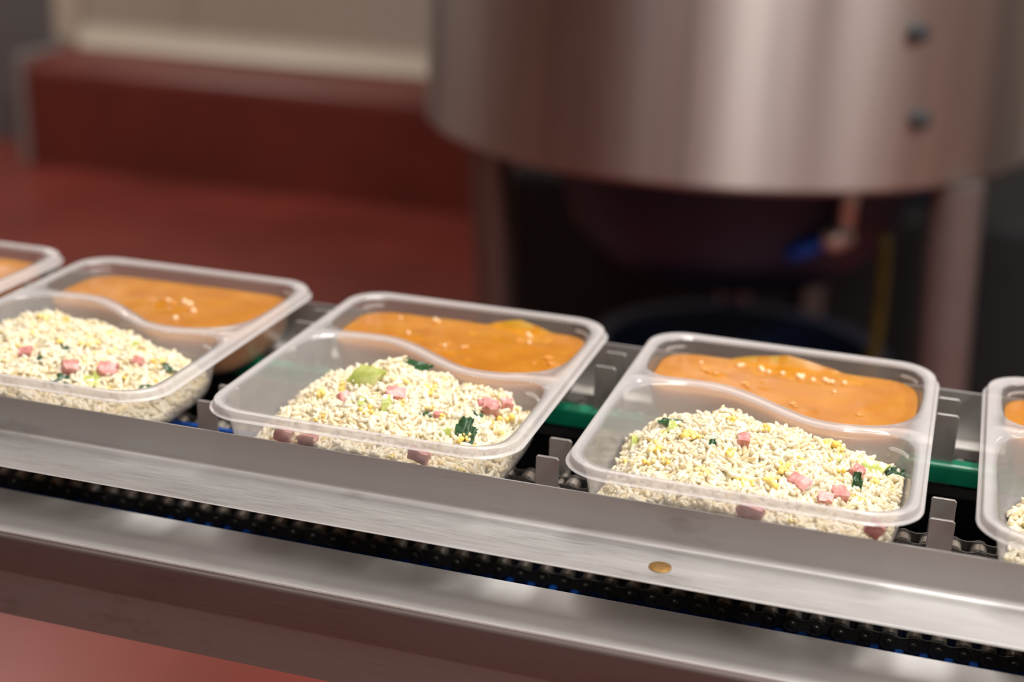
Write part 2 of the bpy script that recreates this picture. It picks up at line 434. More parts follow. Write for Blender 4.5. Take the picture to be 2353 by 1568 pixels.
# dark equipment standing in the shade below and behind the tank
cab = thing('equipment_cabinet', 'long black machine enclosure low behind the tank legs', 'machine', (0.55, 2.55, 0))
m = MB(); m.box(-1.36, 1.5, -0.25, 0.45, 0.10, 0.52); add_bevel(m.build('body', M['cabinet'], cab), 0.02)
for x in (-1.2, -0.4, 0.4, 1.35):
    m = MB(); m.box(x - 0.04, x + 0.04, -0.2, 0.4, 0, 0.1); m.build('foot', M['cabinet'], cab)
for x in (-0.9, -0.15, 0.6):
    m = MB(); m.box(x - 0.33, x + 0.33, -0.262, -0.25, 0.14, 0.48); pn = m.build('panel', M['cabinet'], cab)
    m = MB(); m.box(x + 0.22, x + 0.26, -0.29, -0.262, 0.27, 0.36); m.build('handle', M['skirt'], pn)
tub = thing('round_tub', 'dark navy round tub on the floor under the tank', 'tub', (-0.17, 1.62, 0))
m = MB(); m.lathe([(0.0005, 0.004), (0.17, 0.0), (0.20, 0.02), (0.235, 0.40), (0.25, 0.41), (0.25, 0.425), (0.225, 0.42), (0.19, 0.03), (0.0005, 0.02)], 48); m.build('body', M['navy'], tub, angle=40)
crt = thing('blue_crate', 'small blue crate on the black machine enclosure', 'crate', (0.06, 2.48, 0.52))
m = MB(); m.box(-0.09, 0.09, -0.06, 0.06, 0, 0.008); m.box(-0.09, 0.09, -0.06, -0.052, 0, 0.09); m.box(-0.09, 0.09, 0.052, 0.06, 0, 0.09); m.box(-0.09, -0.082, -0.06, 0.06, 0, 0.09); m.box(0.082, 0.09, -0.06, 0.06, 0, 0.09)
m.build('body', M['navy'], crt)
m = MB(); m.box(-0.096, 0.096, -0.066, -0.050, 0.09, 0.10); m.box(-0.096, 0.096, 0.050, 0.066, 0.09, 0.10); m.box(-0.096, -0.080, -0.066, 0.066, 0.09, 0.10); m.box(0.080, 0.096, -0.066, 0.066, 0.09, 0.10)
m.build('rim', M['navy'], crt)
m = MB(); pts = []
for k in range(25):
    q = k/24
    pts.append((0.055 - 0.06*q + 0.02*math.sin(q*5), 1.41 + 0.05*q, 0.70 - 0.69*q + 0.0))
m.tube(pts, 0.008, 10)
tag(m.build('hose', M['yellow'], smooth=True), 'dull yellow hose hanging below the tank valve', 'hose')

# ------------------------------------------------------------------ conveyor: frame, guides, wear strips
CX0, CX1 = -1.7, 1.5
GY, GT = -0.1108, 0.0009
def arc(cx, cz, r, a0, a1, n=6):
    return [(cx + r*math.cos(math.radians(a0 + (a1-a0)*k/n)), cz + r*math.sin(math.radians(a0 + (a1-a0)*k/n))) for k in range(n+1)]
def L(z): return Z0 + z
frame = thing('conveyor_frame', 'steel conveyor frame with a folded front rail', 'conveyor', (0, 0, 0))
def rail(name, pts, mat, parent, ang=25):
    m = MB(); m.prism([(y, L(z)) for y, z in pts], 0, CX0, CX1); return m.build(name, mat, parent, angle=ang)
RZ = -0.075
# front rail: folded channel, top flange with a rounded nose, then a face with a seam and a lower flat bar
rail('front_rail', [(-0.1060, RZ), (-0.1060, RZ - 0.0025), (-0.1490, RZ - 0.0025), (-0.1502, RZ - 0.0015), (-0.1500, RZ - 0.0006), (-0.1485, RZ)], M['rail'], frame)
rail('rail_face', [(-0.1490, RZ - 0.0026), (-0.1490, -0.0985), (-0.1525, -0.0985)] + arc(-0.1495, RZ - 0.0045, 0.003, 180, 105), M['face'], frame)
rail('shade_panel', [(0.1500, -0.052), (0.1560, -0.052), (0.1560, -0.1266), (0.1500, -0.1266)], M['dark'], frame)  # added dark sheet, stands in for shade inside the rear rail
rail('lower_bar', [(-0.1512, -0.0992), (-0.1518, -0.1268), (-0.1420, -0.1268), (-0.1420, -0.0992)], M['skirt'], frame)
rail('rear_rail', [(0.114, -0.048), (0.160, -0.048), (0.160, -0.126), (0.157, -0.126), (0.157, -0.051), (0.114, -0.051)], M['rail'], frame)
rail('drip_pan', [(-0.142, -0.1268), (-0.142, -0.1288), (0.157, -0.1288), (0.157, -0.1268)], M['dark'], frame)
for x in (CX0 + 0.15, CX1 - 0.15):
    for y in (-0.125, 0.135):
        m = MB(); m.box(x - 0.02, x + 0.02, y - 0.015, y + 0.015, 0.0, L(-0.1288)); m.build('leg', M['rail'], frame)
for k in range(8):                            # cross bars tie the strips to the frame
    x = CX0 + 0.1 + k*0.43
    m = MB(); m.box(x - 0.006, x + 0.006, -0.142, 0.157, L(-0.1266), L(-0.1130)); m.build('cross_bar', M['dark'], frame)

g1 = thing('guide_rail', 'bent steel angle guide along the front of the trays with a brass rivet', 'guide rail', (0, 0, 0))
gt, gb = -0.0148, -0.0368
R1, R2 = 0.0062, 0.0044
prof = [(GY, gt), (GY + GT, gt)] + arc(GY + GT - R1, gb - GT + R1, R1, 0, -90) + [(-0.1495, gb - GT), (-0.1500, gb - GT*0.5), (-0.1495, gb)] + arc(GY - R2, gb + R2, R2, -90, 0)
rail('angle', prof, M['guide'], g1)
m = MB(); rc = (0.0319, -0.1337)
m.tube([(rc[0], rc[1], L(gb) - 0.0012), (rc[0], rc[1], L(gb) + 0.0005), (rc[0], rc[1], L(gb) + 0.0008)], [0.0056, 0.0056, 0.0046], 24); rv = m.build('rivet', M['brass'], g1, angle=40); rv['label'] = 'brown brass rivet head'
g2 = thing('guide_rail', 'upright steel guide plate along the back of the trays', 'guide rail', (0, 0, 0))
rail('plate', [(0.112, -0.0143), (0.1138, -0.0143), (0.1138, -0.0490), (0.112, -0.0490)], M['guide'], g2)
m = MB(); m.prism([(0.098, L(-0.045)), (0.1118, L(-0.045)), (0.1118, L(-0.055)), (0.098, L(-0.055))], 0, CX0, CX1)
tag(m.build('wear_strip', M['white']), 'off-white plastic wear strip at the foot of the back guide plate', 'strip')
CFY, CRY, CZ = -0.045, 0.066, -0.0445       # front and rear carrying chains
RCZ = -0.0998                               # return strand below the front chain
def strip(name, pts, mat, label, x0=CX0, x1=CX1):
    m = MB(); m.prism([(y, L(z)) for y, z in pts], 0, x0, x1); return tag(m.build(name, mat, angle=40), label, 'strip')
strip('chain_guide', [(0.0470, -0.0475), (0.0470, -0.0385)] + arc(0.0495, -0.0385, 0.0025, 180, 90, 4)[1:] + [(0.0565, -0.036), (0.0565, -0.0475)], M['green'],
      'green plastic chain guide along the rear chain')
strip('chain_guide', [(0.0490, -0.0500), (0.0755, -0.0500), (0.0755, -0.0560), (0.0490, -0.0560)], M['dark'], 'black plastic chain guide under the rear chain')
strip('chain_guide', [(CFY - 0.0075, -0.0500), (CFY + 0.0075, -0.0500), (CFY + 0.0075, -0.0560), (CFY - 0.0075, -0.0560)], M['dark'], 'black plastic chain guide under the front chain')
strip('side_strip', [(-0.0570, -0.0390), (-0.0533, -0.0390), (-0.0533, -0.0540), (-0.0570, -0.0540)], M['blue'], 'blue plastic side strip behind the front guide rail', CX0, -0.212)
strip('return_strip', [(CFY - 0.013, RCZ - 0.0076), (CFY + 0.009, RCZ - 0.0076), (CFY + 0.009, RCZ - 0.0125), (CFY - 0.013, RCZ - 0.0125)], M['blue'], 'blue plastic return strip under the lower chain')

# ------------------------------------------------------------------ roller chains
PITCH = 0.0127
def plate_outline(r, waist):
    pts = []
    for k in range(9):
        a = math.radians(50 + 260*k/8)
        pts.append((r*math.cos(a), r*math.sin(a)))
    pts.append((PITCH/2, -waist))
    for k in range(9):
        a = math.radians(-130 + 260*k/8)
        pts.append((PITCH + r*math.cos(a), r*math.sin(a)))
    pts.append((PITCH/2, waist))
    return pts
def plates(r, waist, y, th):
    m = MB(); o = plate_outline(r, waist)
    m.prism(o, 1, -y - th, -y); m.prism(o, 1, y, y + th)
    return m.mesh('plates', M['chain'], angle=35)
ME_IN = plates(0.0048, 0.0034, 0.0040, 0.0014)
ME_OUT = plates(0.0048, 0.0032, 0.0057, 0.0014)
m = MB(); m.tube([(0, -0.0039, 0), (0, 0.0039, 0)], 0.0043, 14); ME_ROLL = m.mesh('roller', M['roller'], angle=40)
m = MB(); m.tube([(0, -0.0080, 0), (0, -0.0074, 0), (0, 0.0074, 0), (0, 0.0080, 0)], [0.0014, 0.0020, 0.0020, 0.0014], 10); ME_PIN = m.mesh('pin', M['chain'], angle=40)
def chain(label, y, z, x0, n):
    t = thing('roller_chain', label, 'chain', (x0, y, L(z)))
    for i in range(n):
        if i % 2 == 0:
            lk = obj('inner_link', ME_IN, t, (i*PITCH, 0, 0))
            for q in (0, 1): obj('roller', ME_ROLL, lk, (q*PITCH, 0, 0))
        else:
            lk = obj('outer_link', ME_OUT, t, (i*PITCH, 0, 0))
            for q in (0, 1): obj('pin', ME_PIN, lk, (q*PITCH, 0, 0))
    return t
chain('black roller chain running below the flange of the front guide rail', CFY, RCZ, -0.76, 104)
chain('black roller chain carrying the trays just behind the front guide rail', CFY, CZ, -0.76, 104)
chain('black roller chain carrying the trays beside the green chain guide', CRY, CZ, -0.76, 104)

# ------------------------------------------------------------------ pusher brackets
def pusher(x, yc, half, ztop, zb, label, group):
    t = thing('pusher_bracket', label, 'bracket', (x, yc, L(CZ)), 0, group)
    for s in (-1, 1):
        w = 0.0064; h = ztop - CZ; b = zb - CZ
        pts = [(-w, b), (w, b), (w, h - 0.0012), (w - 0.0012, h), (-w + 0.0008, h), (-w, h - 0.0008)]
        m = MB(); m.prism(pts, 1, s*half - 0.0009, s*half + 0.0009); add_bevel(m.build('upright', M['plate'], t), 0.0003, 1)
    for dx in (-0.0040, 0.0040):
        m = MB(); m.tube([(dx, -half - 0.0022, 0.001), (dx, -half, 0.001), (dx, half, 0.001), (dx, half + 0.0022, 0.001)], 0.0017, 10); m.build('bolt', M['roller'], t, angle=40)
WHERE = ('after the bubbly-curry tray', 'between leek-topped and bubbly-curry trays', 'between swirled-curry and leek-topped trays', 'before the swirled-curry tray')
for x, z, w in zip((0.1597, -0.0470, -0.2515, -0.4550), (-0.0222, -0.0222, -0.0215, -0.0215), WHERE):
    pusher(x, CFY, 0.0132, z, -0.0520, 'steel two-pronged pusher bracket on the front chain ' + w, 'pushers on the front chain')
for x, z, w in zip((0.1567, -0.0432, -0.2410, -0.4420), (-0.0074, -0.0076, -0.0060, -0.0060), WHERE):
    pusher(x, CRY, 0.0135, z, -0.0520, 'steel two-pronged pusher bracket on the rear chain ' + w, 'pushers on the rear chain')

# ------------------------------------------------------------------ meal trays
def catmull(pts, n):
    P = np.array(pts, float); k = len(P); out = []
    for i in range(k):
        p0, p1, p2, p3 = P[(i-1) % k], P[i], P[(i+1) % k], P[(i+2) % k]
        for t in np.linspace(0, 1, 24, endpoint=False):
            out.append(0.5*((2*p1) + (-p0+p2)*t + (2*p0-5*p1+4*p2-p3)*t*t + (-p0+3*p1-3*p2+p3)*t**3))
    return resample(np.array(out), n)
def resample(P, n):
    Q = np.vstack([P, P[:1]]); d = np.r_[0, np.cumsum(np.hypot(*np.diff(Q, axis=0).T))]
    s = np.linspace(0, d[-1], n, endpoint=False)
    return np.c_[np.interp(s, d, Q[:, 0]), np.interp(s, d, Q[:, 1])]
def rrect(hx, hy, r, n):
    pts = []
    for cx, cy, a0 in ((hx-r, hy-r, 0), (-hx+r, hy-r, 90), (-hx+r, -hy+r, 180), (hx-r, -hy+r, 270)):
        for k in range(17):
            a = math.radians(a0 + 90*k/16); pts.append((cx + r*math.cos(a), cy + r*math.sin(a)))
    return resample(np.array(pts), n)
def ccw(P):
    a = 0.5*np.sum(P[:, 0]*np.roll(P[:, 1], -1) - np.roll(P[:, 0], -1)*P[:, 1])
    return P if a > 0 else P[::-1].copy()
def inset(P, dist, step=0.4):
    """move a counter-clockwise outline inward, keeping corners round"""
    P = P.copy(); done = 0
    while done < dist - 1e-6:
        h = min(step, dist - done)
        t = np.roll(P, -1, 0) - np.roll(P, 1, 0); t /= np.linalg.norm(t, axis=1)[:, None] + 1e-12
        P = P + h*np.c_[-t[:, 1], t[:, 0]]
        P = P + 0.22*(0.5*(np.roll(P, -1, 0) + np.roll(P, 1, 0)) - P)
        done += h
    return P
NO = 176
RICE_OUT = ccw(catmull([(-81,-88),(-81,-60),(-81.5,-30),(-80.5,-8),(-77,6),(-70,15),(-50,22.5),(-31,22),(-10,11),(8,-2),(26,-11),(43,-13.2),(58,-10),(70,-9),(78.5,-16),(81.5,-30),(82,-60),(81.5,-88),(78.5,-101),(68,-109.5),(50,-112),(0,-112),(-50,-111),(-68,-108.5),(-78,-100)], NO))
SAUCE_OUT = ccw(catmull([(-76,39),(-78.5,52),(-79,70),(-77.5,90),(-67,101),(-50,104),(0,105.5),(50,105.5),(68,103),(78,92),(81,72),(81,45),(79,26),(72,11),(60,1.5),(44,-3.5),(25,-2),(7,9.5),(-14,24),(-31,31),(-50,31.5),(-66,31)], NO))
PROFILE = [(0, 0), (0.35, -0.10), (0.75, -0.40), (1.1, -1.0), (1.4, -2.2), (3.2, -15.0), (5.6, -27.0), (7.2, -31.2), (9.6, -34.4), (12.8, -36.6), (16.2, -37.7), (19.5, -38.0)]
WALL_O = np.array([p[0] for p in PROFILE]); WALL_Z = np.array([-p[1] for p in PROFILE])
def off_at(z):                              # inset of the wall at a depth below the rim, mm
    return float(np.interp(-z, WALL_Z, WALL_O))
def compartment(name, out, mat):
    m = MB(); rings = [inset(out, o) for o, _ in PROFILE]
    n = len(out)
    for R_, (_, z) in zip(rings, PROFILE):
        m.v += [(x/1000, y/1000, z/1000) for x, y in R_]
    for k in range(len(rings)-1):
        for i in range(n):
            j = (i+1) % n
            m.f.append((k*n+i, k*n+j, (k+1)*n+j, (k+1)*n+i))
    b = (len(rings)-1)*n
    c = rings[-1].mean(0); q = len(m.v)
    prev = b
    for t in (0.66, 0.33):
        s = len(m.v)
        m.v += [((c[0] + t*(x-c[0]))/1000, (c[1] + t*(y-c[1]))/1000, PROFILE[-1][1]/1000) for x, y in rings[-1]]
        for i in range(n):
            j = (i+1) % n
            m.f.append((prev+i, prev+j, s+j, s+i))
        prev = s
    m.v.append((c[0]/1000, c[1]/1000, PROFILE[-1][1]/1000))
    for i in range(n):
        m.f.append((prev+i, prev+(i+1) % n, len(m.v)-1))
    return m.mesh(name, mat, smooth=True)
def rim_mesh():
    import bmesh
    bm = bmesh.new()
    LIP = [(85.6, 112.6, 22.6, 0.0), (86.3, 113.3, 23.3, -0.15), (86.9, 113.9, 23.9, -0.8), (87.1, 114.1, 24.1, -3.6), (87.4, 114.4, 24.4, -4.3), (88.0, 115.0, 25.0, -4.6), (89.0, 116.0, 26.0, -4.6), (89.25, 116.25, 26.25, -5.0)]
    n = 200
    loops = []
    for hx, hy, r, z in LIP:
        loops.append([bm.verts.new((x/1000, y/1000, z/1000)) for x, y in rrect(hx, hy, r, n)])
    for a, b in zip(loops, loops[1:]):
        for i in range(n):
            j = (i+1) % n
            bm.faces.new((a[i], b[i], b[j], a[j]))
    edges = [bm.edges.get((loops[0][i], loops[0][(i+1) % n])) for i in range(n)]
    for out in (RICE_OUT, SAUCE_OUT):
        vs = [bm.verts.new((x/1000, y/1000, 0)) for x, y in out]
        edges += [bm.edges.new((vs[i], vs[(i+1) % len(vs)])) for i in range(len(vs))]
    bmesh.ops.triangle_fill(bm, use_beauty=True, use_dissolve=False, edges=edges, normal=(0, 0, 1))
    bm.normal_update()
    for f in bm.faces:
        f.smooth = True
    me = bpy.data.meshes.new('rim'); bm.to_mesh(me); bm.free()
    me.materials.append(M['rim'])
    return me
def solid(me, th, flip=False):
    """give a shell real thickness once, so that every tray can share the mesh"""
    import bmesh
    o = bpy.data.objects.new('tmp', me); COL.objects.link(o)
    md = o.modifiers.new('s', 'SOLIDIFY'); md.thickness = th; md.offset = -1.0; md.use_even_offset = False
    dg = bpy.context.evaluated_depsgraph_get()
    new = bpy.data.meshes.new_from_object(o.evaluated_get(dg))
    bpy.data.objects.remove(o, do_unlink=True)
    return new
def up_normals(me):
    """point shell faces up / inward before thickening"""
    import bmesh
    bm = bmesh.new(); bm.from_mesh(me)
    bmesh.ops.recalc_face_normals(bm, faces=bm.faces)
    bm.normal_update()
    tot = sum(f.normal.z*f.calc_area() for f in bm.faces)
    if tot < 0:
        bmesh.ops.reverse_faces(bm, faces=bm.faces)
    bm.to_mesh(me); bm.free()
    return me
ME_RICE_C = solid(up_normals(compartment('rice_compartment', RICE_OUT, M['tray'])), 0.0005)
ME_SAUCE_C = solid(up_normals(compartment('sauce_compartment', SAUCE_OUT, M['tray_thin'])), 0.0005)
ME_RIM = solid(up_normals(rim_mesh()), 0.0006)
# small moulded stacking lugs in the corners of the compartments
def lug_mesh():
    m = MB(); pts = []
    for k in range(9):
        a = math.radians(8 + 74*k/8); pts.append((0.0125*math.cos(a), 0.0125*math.sin(a), 0))
    m.tube(pts, [0.0004] + [0.0011]*7 + [0.0004], 8)
    return m.mesh('stacking_lug', M['tray'], smooth=True)
ME_LUG = lug_mesh()

TRAYS = [   # x, y, turn
    (-0.5360, 0.0, 0.008),
    (-0.3446, -0.0003, 0.009),
    (-0.1411, 0.0010, 0.006),
    (0.0610, -0.0004, -0.0007),
    (0.2635, 0.0, -0.004),
]
TRAY_LABEL = [
    'milky two-compartment tray next to the tray with the oily curry swirl',
    'milky two-compartment tray whose curry has an oily swirl in its middle',
    'milky two-compartment tray whose rice is topped by a big pale green leek slice',
    'milky two-compartment tray whose curry has a row of bubbles along its back edge',
    'milky two-compartment tray next to the bubbly-curry tray, on its leekless side',
]
for (x, y, a), lab in zip(TRAYS, TRAY_LABEL):
    t = thing('meal_tray', lab, 'tray', (x, y, L(0)), a, 'ready-meal trays on the conveyor')
    obj('rim', ME_RIM, t); rcomp = obj('rice_compartment', ME_RICE_C, t); scomp = obj('sauce_compartment', ME_SAUCE_C, t)
    for cx, cy, rz in ((0.0655, -0.0285, 0), (-0.0655, -0.0955, math.pi)):
        obj('stacking_lug', ME_LUG, rcomp, (cx, cy, -0.0050), rz)
    for cx, cy, rz in ((0.0640, 0.0885, 0), (-0.0625, 0.0875, math.pi/2)):
        obj('stacking_lug', ME_LUG, scomp, (cx, cy, -0.0050), rz)

# ------------------------------------------------------------------ rice
FLOOR = -37.3
def in_poly(P, x, y):
    x = np.atleast_1d(x); y = np.atleast_1d(y); c = np.zeros(len(x), bool)
    x1, y1 = P[:, 0][:, None], P[:, 1][:, None]; x2, y2 = np.roll(x1, -1, 0), np.roll(y1, -1, 0)
    dy = np.where(y2 == y1, 1e-9, y2 - y1)
    return (((y1 > y) != (y2 > y)) & (x < (x2-x1)*(y-y1)/dy + x1)).sum(0) % 2 == 1
RICE_LV = [(z, inset(RICE_OUT, off_at(z) + 1.4)) for z in (-1, -6, -12, -18, -24, -30, -34, -36.5)]
def rice_poly(z):
    return min(RICE_LV, key=lambda q: abs(q[0]-z))[1]
RIDGE = {
    1: [(-82,-17),(-66,-9),(-58,-4),(-45,1.5),(-33,4),(-25,-3),(-9,-1),(6,-4),(21,-5),(33,-9),(45,-12),(58,-17),(66,-21),(74,-26),(82,-31)],
    2: [(-84,-37),(-74,-33),(-66,-24),(-56,-15),(-40,-8),(-24,-1),(-9,4),(4,1.5),(15,-1.5),(26,-5.5),(39,-5),(49,-5),(55,-7),(62,-14),(72,-20),(84,-23)],
    3: [(-84,-34),(-76,-27),(-66,-17),(-57,-10),(-44,-6),(-30,-0.5),(-15,2.5),(-2,-1.5),(14,-2),(28,-4.5),(42,-6),(50,-12),(61,-15),(71,-17),(82,-18)],
    4: [(-84,-35),(-74,-34),(-62,-30),(-52,-20),(-40,-12),(-24,-4),(0,0),(30,-5),(60,-14),(82,-22)],
}
FRONT = {1: 0.64, 2: 0.60, 3: 0.66, 4: 0.75}
def pile_h(k, u, v):
    ru = np.interp(u, *zip(*RIDGE[k]))
    f = FRONT[k]
    c = np.interp(v, [-112, -95, -70, -45, -24, -8, 6, 16, 24], [f*0.86, f, f + (1-f)*0.55, 0.95, 1.0, 0.88, 0.55, 0.25, 0.05])
    if k in (1,):                                       # the left end of this heap reaches the front corner
        pass
    e = np.clip((u + 86)/26.0, 0, 1) if k in (2, 3, 4) else np.ones_like(np.asarray(u, float))
    return FLOOR + (ru - FLOOR)*c*(0.55 + 0.45*e)
def lumps(k, u, v):
    return 2.6*mnoise.noise(Vector((u*0.055 + 7*k, v*0.055, 3.1*k))) + 3.0*mnoise.noise(Vector((u*0.15 + 3*k, v*0.15, 9.7*k)))
GU = np.arange(-100, 101, 1.0); GW = np.arange(-125, 41, 1.0)
HG = {}
for k in (1, 2, 3, 4):
    uu, vv = np.meshgrid(GU, GW, indexing='ij')
    HG[k] = pile_h(k, uu, vv) + np.array([[lumps(k, a, b) for b in GW] for a in GU])
def Hn(k, u, v):
    """height of a heap at arrays of positions, mm"""
    a = np.clip((np.asarray(u) + 100), 0, 198.99); b = np.clip((np.asarray(v) + 125), 0, 163.99)
    i = a.astype(int); j = b.astype(int); fa = a - i; fb = b - j; g = HG[k]
    return g[i, j]*(1-fa)*(1-fb) + g[i+1, j]*fa*(1-fb) + g[i, j+1]*(1-fa)*fb + g[i+1, j+1]*fa*fb
def H(k, u, v):
    return float(Hn(k, u, v))
def pose(k):
    x, y, a = TRAYS[k]; return Matrix.Translation((x, y, L(0))) @ Matrix.Rotation(a, 4, 'Z')
def on_pile(k, px, py, hf=None):
    """where a sight line from the photographer meets the heap, in tray millimetres"""
    inv = pose(k).inverted(); d = CF + CR*((px - 1176.5)/FPX) - CU*((py - 784)/FPX)
    o_ = inv @ CC; d_ = inv.to_3x3() @ d
    S = np.arange(0.55, 1.2, 0.0005)
    X = np.array(o_)[None]*1000 + S[:, None]*np.array(d_)[None]*1000
    hh = Hn(k, X[:, 0], X[:, 1]) if hf is None else np.full(len(S), hf)
    i = int(np.argmax((X[:, 2] < hh) & (X[:, 2] < 10)))
    p = X[i].copy()
    if hf is None:                                   # keep the bit inside the compartment
        P = inset(rice_poly(p[2]), 1.5); c = np.array([0.0, -50.0])
        while not in_poly(P, p[0], p[1])[0]: p[:2] = c + 0.97*(p[:2] - c)
    return Vector(p)

def on_front(k, px, py, depth):
    inv = pose(k).inverted(); d = CF + CR*((px - 1176.5)/FPX) - CU*((py - 784)/FPX)
    o_ = (inv @ CC)*1000; d_ = (inv.to_3x3() @ d)*1000
    p = o_ + d_*((-108 - o_.y)/d_.y)
    p.y = -112 + off_at(p.z) + depth*0.62 + 0.2
    return p

GV = []; GF = []                                           # one rice grain, 1 unit long
gx = [-0.5, -0.42, -0.2, 0.12, 0.38, 0.5]; gr = [0.0, 0.62, 0.97, 1.0, 0.70, 0.0]
GV.append((gx[0], 0, 0))
for x_, r_ in zip(gx[1:-1], gr[1:-1]):
    for q in range(6):
        a = 2*math.pi*q/6; GV.append((x_, r_*math.cos(a), r_*math.sin(a)))
GV.append((gx[-1], 0, 0))
for q in range(6): GF.append((0, 1+(q+1) % 6, 1+q))
for l in range(3):
    for q in range(6):
        a = 1+l*6+q; b = 1+l*6+(q+1) % 6; GF.append((a, b, b+6)); GF.append((a, b+6, a+6))
for q in range(6): GF.append((25, 19+q, 19+(q+1) % 6))
GV = np.array(GV); GF = np.array(GF)

def tri_mesh(name, V, F, mat, smooth=True):
    me = bpy.data.meshes.new(name)
    me.vertices.add(len(V)); me.vertices.foreach_set('co', np.asarray(V, np.float32).ravel())
    me.loops.add(len(F)*3); me.loops.foreach_set('vertex_index', np.asarray(F, np.int32).ravel())
    me.polygons.add(len(F)); me.polygons.foreach_set('loop_start', np.arange(0, len(F)*3, 3, dtype=np.int32))
    me.polygons.foreach_set('use_smooth', np.full(len(F), smooth))
    me.materials.append(mat); me.update(calc_edges=True); me.validate()
    return me

def frames(d):
    """orthonormal frames with the given x axes"""
    d = d/np.linalg.norm(d, axis=1)[:, None]
    r = NP.normal(size=d.shape); r -= (r*d).sum(1)[:, None]*d; r /= np.linalg.norm(r, axis=1)[:, None]
    return d, r, np.cross(d, r)

def rice_heap(k, keepout):
    pts = []; dirs = []
    # top of the heap, two to three grains deep
    tries = 4900
    U = NP.uniform(-82, 82, tries); V_ = NP.uniform(-112, 23, tries)
    hs = Hn(k, U, V_)
    zs = np.maximum(hs - np.abs(NP.normal(0, 1.0, tries))*1.5 + 0.9, FLOOR + 1)
    ok = (hs > FLOOR + 1.6) & ((hs > FLOOR + 4) | (NP.random(tries) < 0.35))
    lv = np.array([q[0] for q in RICE_LV]); near = np.argmin(np.abs(zs[:, None] - lv[None]), 1)
    for q in range(len(lv)):
        w = near == q
        if w.any(): ok[w] &= in_poly(RICE_LV[q][1], U[w], V_[w])
    for a_, b_, c_, r_ in keepout:
        ok &= ~(((U-a_)**2 + (V_-b_)**2 < r_*r_) & (zs > c_ - 1.0))
    U, V_, zs = U[ok], V_[ok], zs[ok]
    gx_ = Hn(k, U+2, V_) - Hn(k, U-2, V_); gy_ = Hn(k, U, V_+2) - Hn(k, U, V_-2)
    an = NP.uniform(0, 2*math.pi, len(U))
    pts = [tuple(q) for q in np.c_[U, V_, zs]]
    dirs = list(np.c_[np.cos(an), np.sin(an), (gx_*np.cos(an) + gy_*np.sin(an))/4 + NP.normal(0, 0.6, len(U))])
    # the sides that press against the tray walls
    for z in np.arange(FLOOR + 1.5, 0, 1.7):
        P = rice_poly(z); n = len(P)
        for i in range(0, n):
            if NP.random() > 0.62: continue
            x, y = P[i]; t = P[(i+1) % n] - P[i-1]; t = t/np.linalg.norm(t)
            q = abs(NP.normal(0, 1.0)); x -= t[1]*(0.9 + q); y += t[0]*(0.9 + q)
            if z > H(k, x, y) - 0.3: continue
            if any(abs(x-a_) < r_*1.1 and abs(y-b_) < 5 and abs(z-c_) < r_ for a_, b_, c_, r_ in keepout): continue
            b = NP.normal(0, 0.6)
            pts.append((x, y, z + NP.uniform(-0.8, 0.8))); dirs.append(np.array([t[0]*math.cos(b), t[1]*math.cos(b), math.sin(b)]) + NP.normal(0, 0.05, 3))
    C_ = np.array(pts); D_ = np.array(dirs); n = len(C_)
    ex, ey, ez = frames(D_)
    ln = NP.uniform(6.6, 9.4, n); wd = NP.uniform(1.25, 1.62, n); bend = NP.uniform(-0.35, 0.35, n)
    g = GV[None, :, :]
    yy = g[:, :, 1]*wd[:, None] + bend[:, None]*(1 - 4*g[:, :, 0]**2)*1.2
    V = C_[:, None, :] + (g[:, :, 0]*ln[:, None])[:, :, None]*ex[:, None, :] + yy[:, :, None]*ey[:, None, :] + (g[:, :, 2]*wd[:, None]*0.9)[:, :, None]*ez[:, None, :]
    V[:, :, 2] = np.maximum(V[:, :, 2], FLOOR - 0.1)
    fl = V.reshape(-1, 3); lim = [(z, inset(RICE_OUT, off_at(z) + 0.45)) for z in np.arange(-37, 0, 1.5)]
    nz = np.clip(np.round((fl[:, 2] + 37)/1.5).astype(int), 0, len(lim)-1)
    for rep_ in range(8):
        for q in range(len(lim)):
            w = np.where((nz == q) & (fl[:, 2] < 0))[0]
            if len(w):
                bad = w[~in_poly(lim[q][1], fl[w, 0], fl[w, 1])]
                fl[bad, 0] *= 0.985; fl[bad, 1] = -50 + (fl[bad, 1] + 50)*0.985
    F = (GF[None] + (np.arange(n)*len(GV))[:, None, None]).reshape(-1, 3)
    V = V.reshape(-1, 3)
    # packed core under the loose grains
    P0 = inset(RICE_OUT, 1.0); c = np.array([0.0, -50.0]); cv = []; cf = []
    ts = np.linspace(1, 0.04, 26); n0 = len(P0)
    for t in ts:
        for x, y in P0:
            u, v = c + t*(np.array([x, y]) - c); h = H(k, u, v) - 1.0
            h = max(FLOOR - 0.1, h)
            o = off_at(min(h, -0.2)) + 2.0
            w = P0[0]
            rr = max(0.0, 1 - o/52.0) if t > 0.72 else 1.0
            s = min(1.0, (0.72 + (t-0.72)/0.28*(rr-0.72))/t) if t > 0.72 else 1.0
            u2, v2 = c + t*s*(np.array([x, y]) - c)
            cv.append((u2, v2, h))
    for a in range(len(ts)-1):
        for i in range(n0):
            j = (i+1) % n0
            cf.append((a*n0+i, a*n0+j, (a+1)*n0+j)); cf.append((a*n0+i, (a+1)*n0+j, (a+1)*n0+i))
    b0 = len(cv)
    for x, y in inset(RICE_OUT, 18.0): cv.append((x, y, FLOOR))
    for i in range(n0):
        j = (i+1) % n0
        cf.append((i, b0+i, b0+j)); cf.append((i, b0+j, j))
    F = np.vstack([F, np.array(cf) + len(V)]); V = np.vstack([V, np.array(cv)])
    return tri_mesh('fried_rice', V/1000, F, M['rice'])

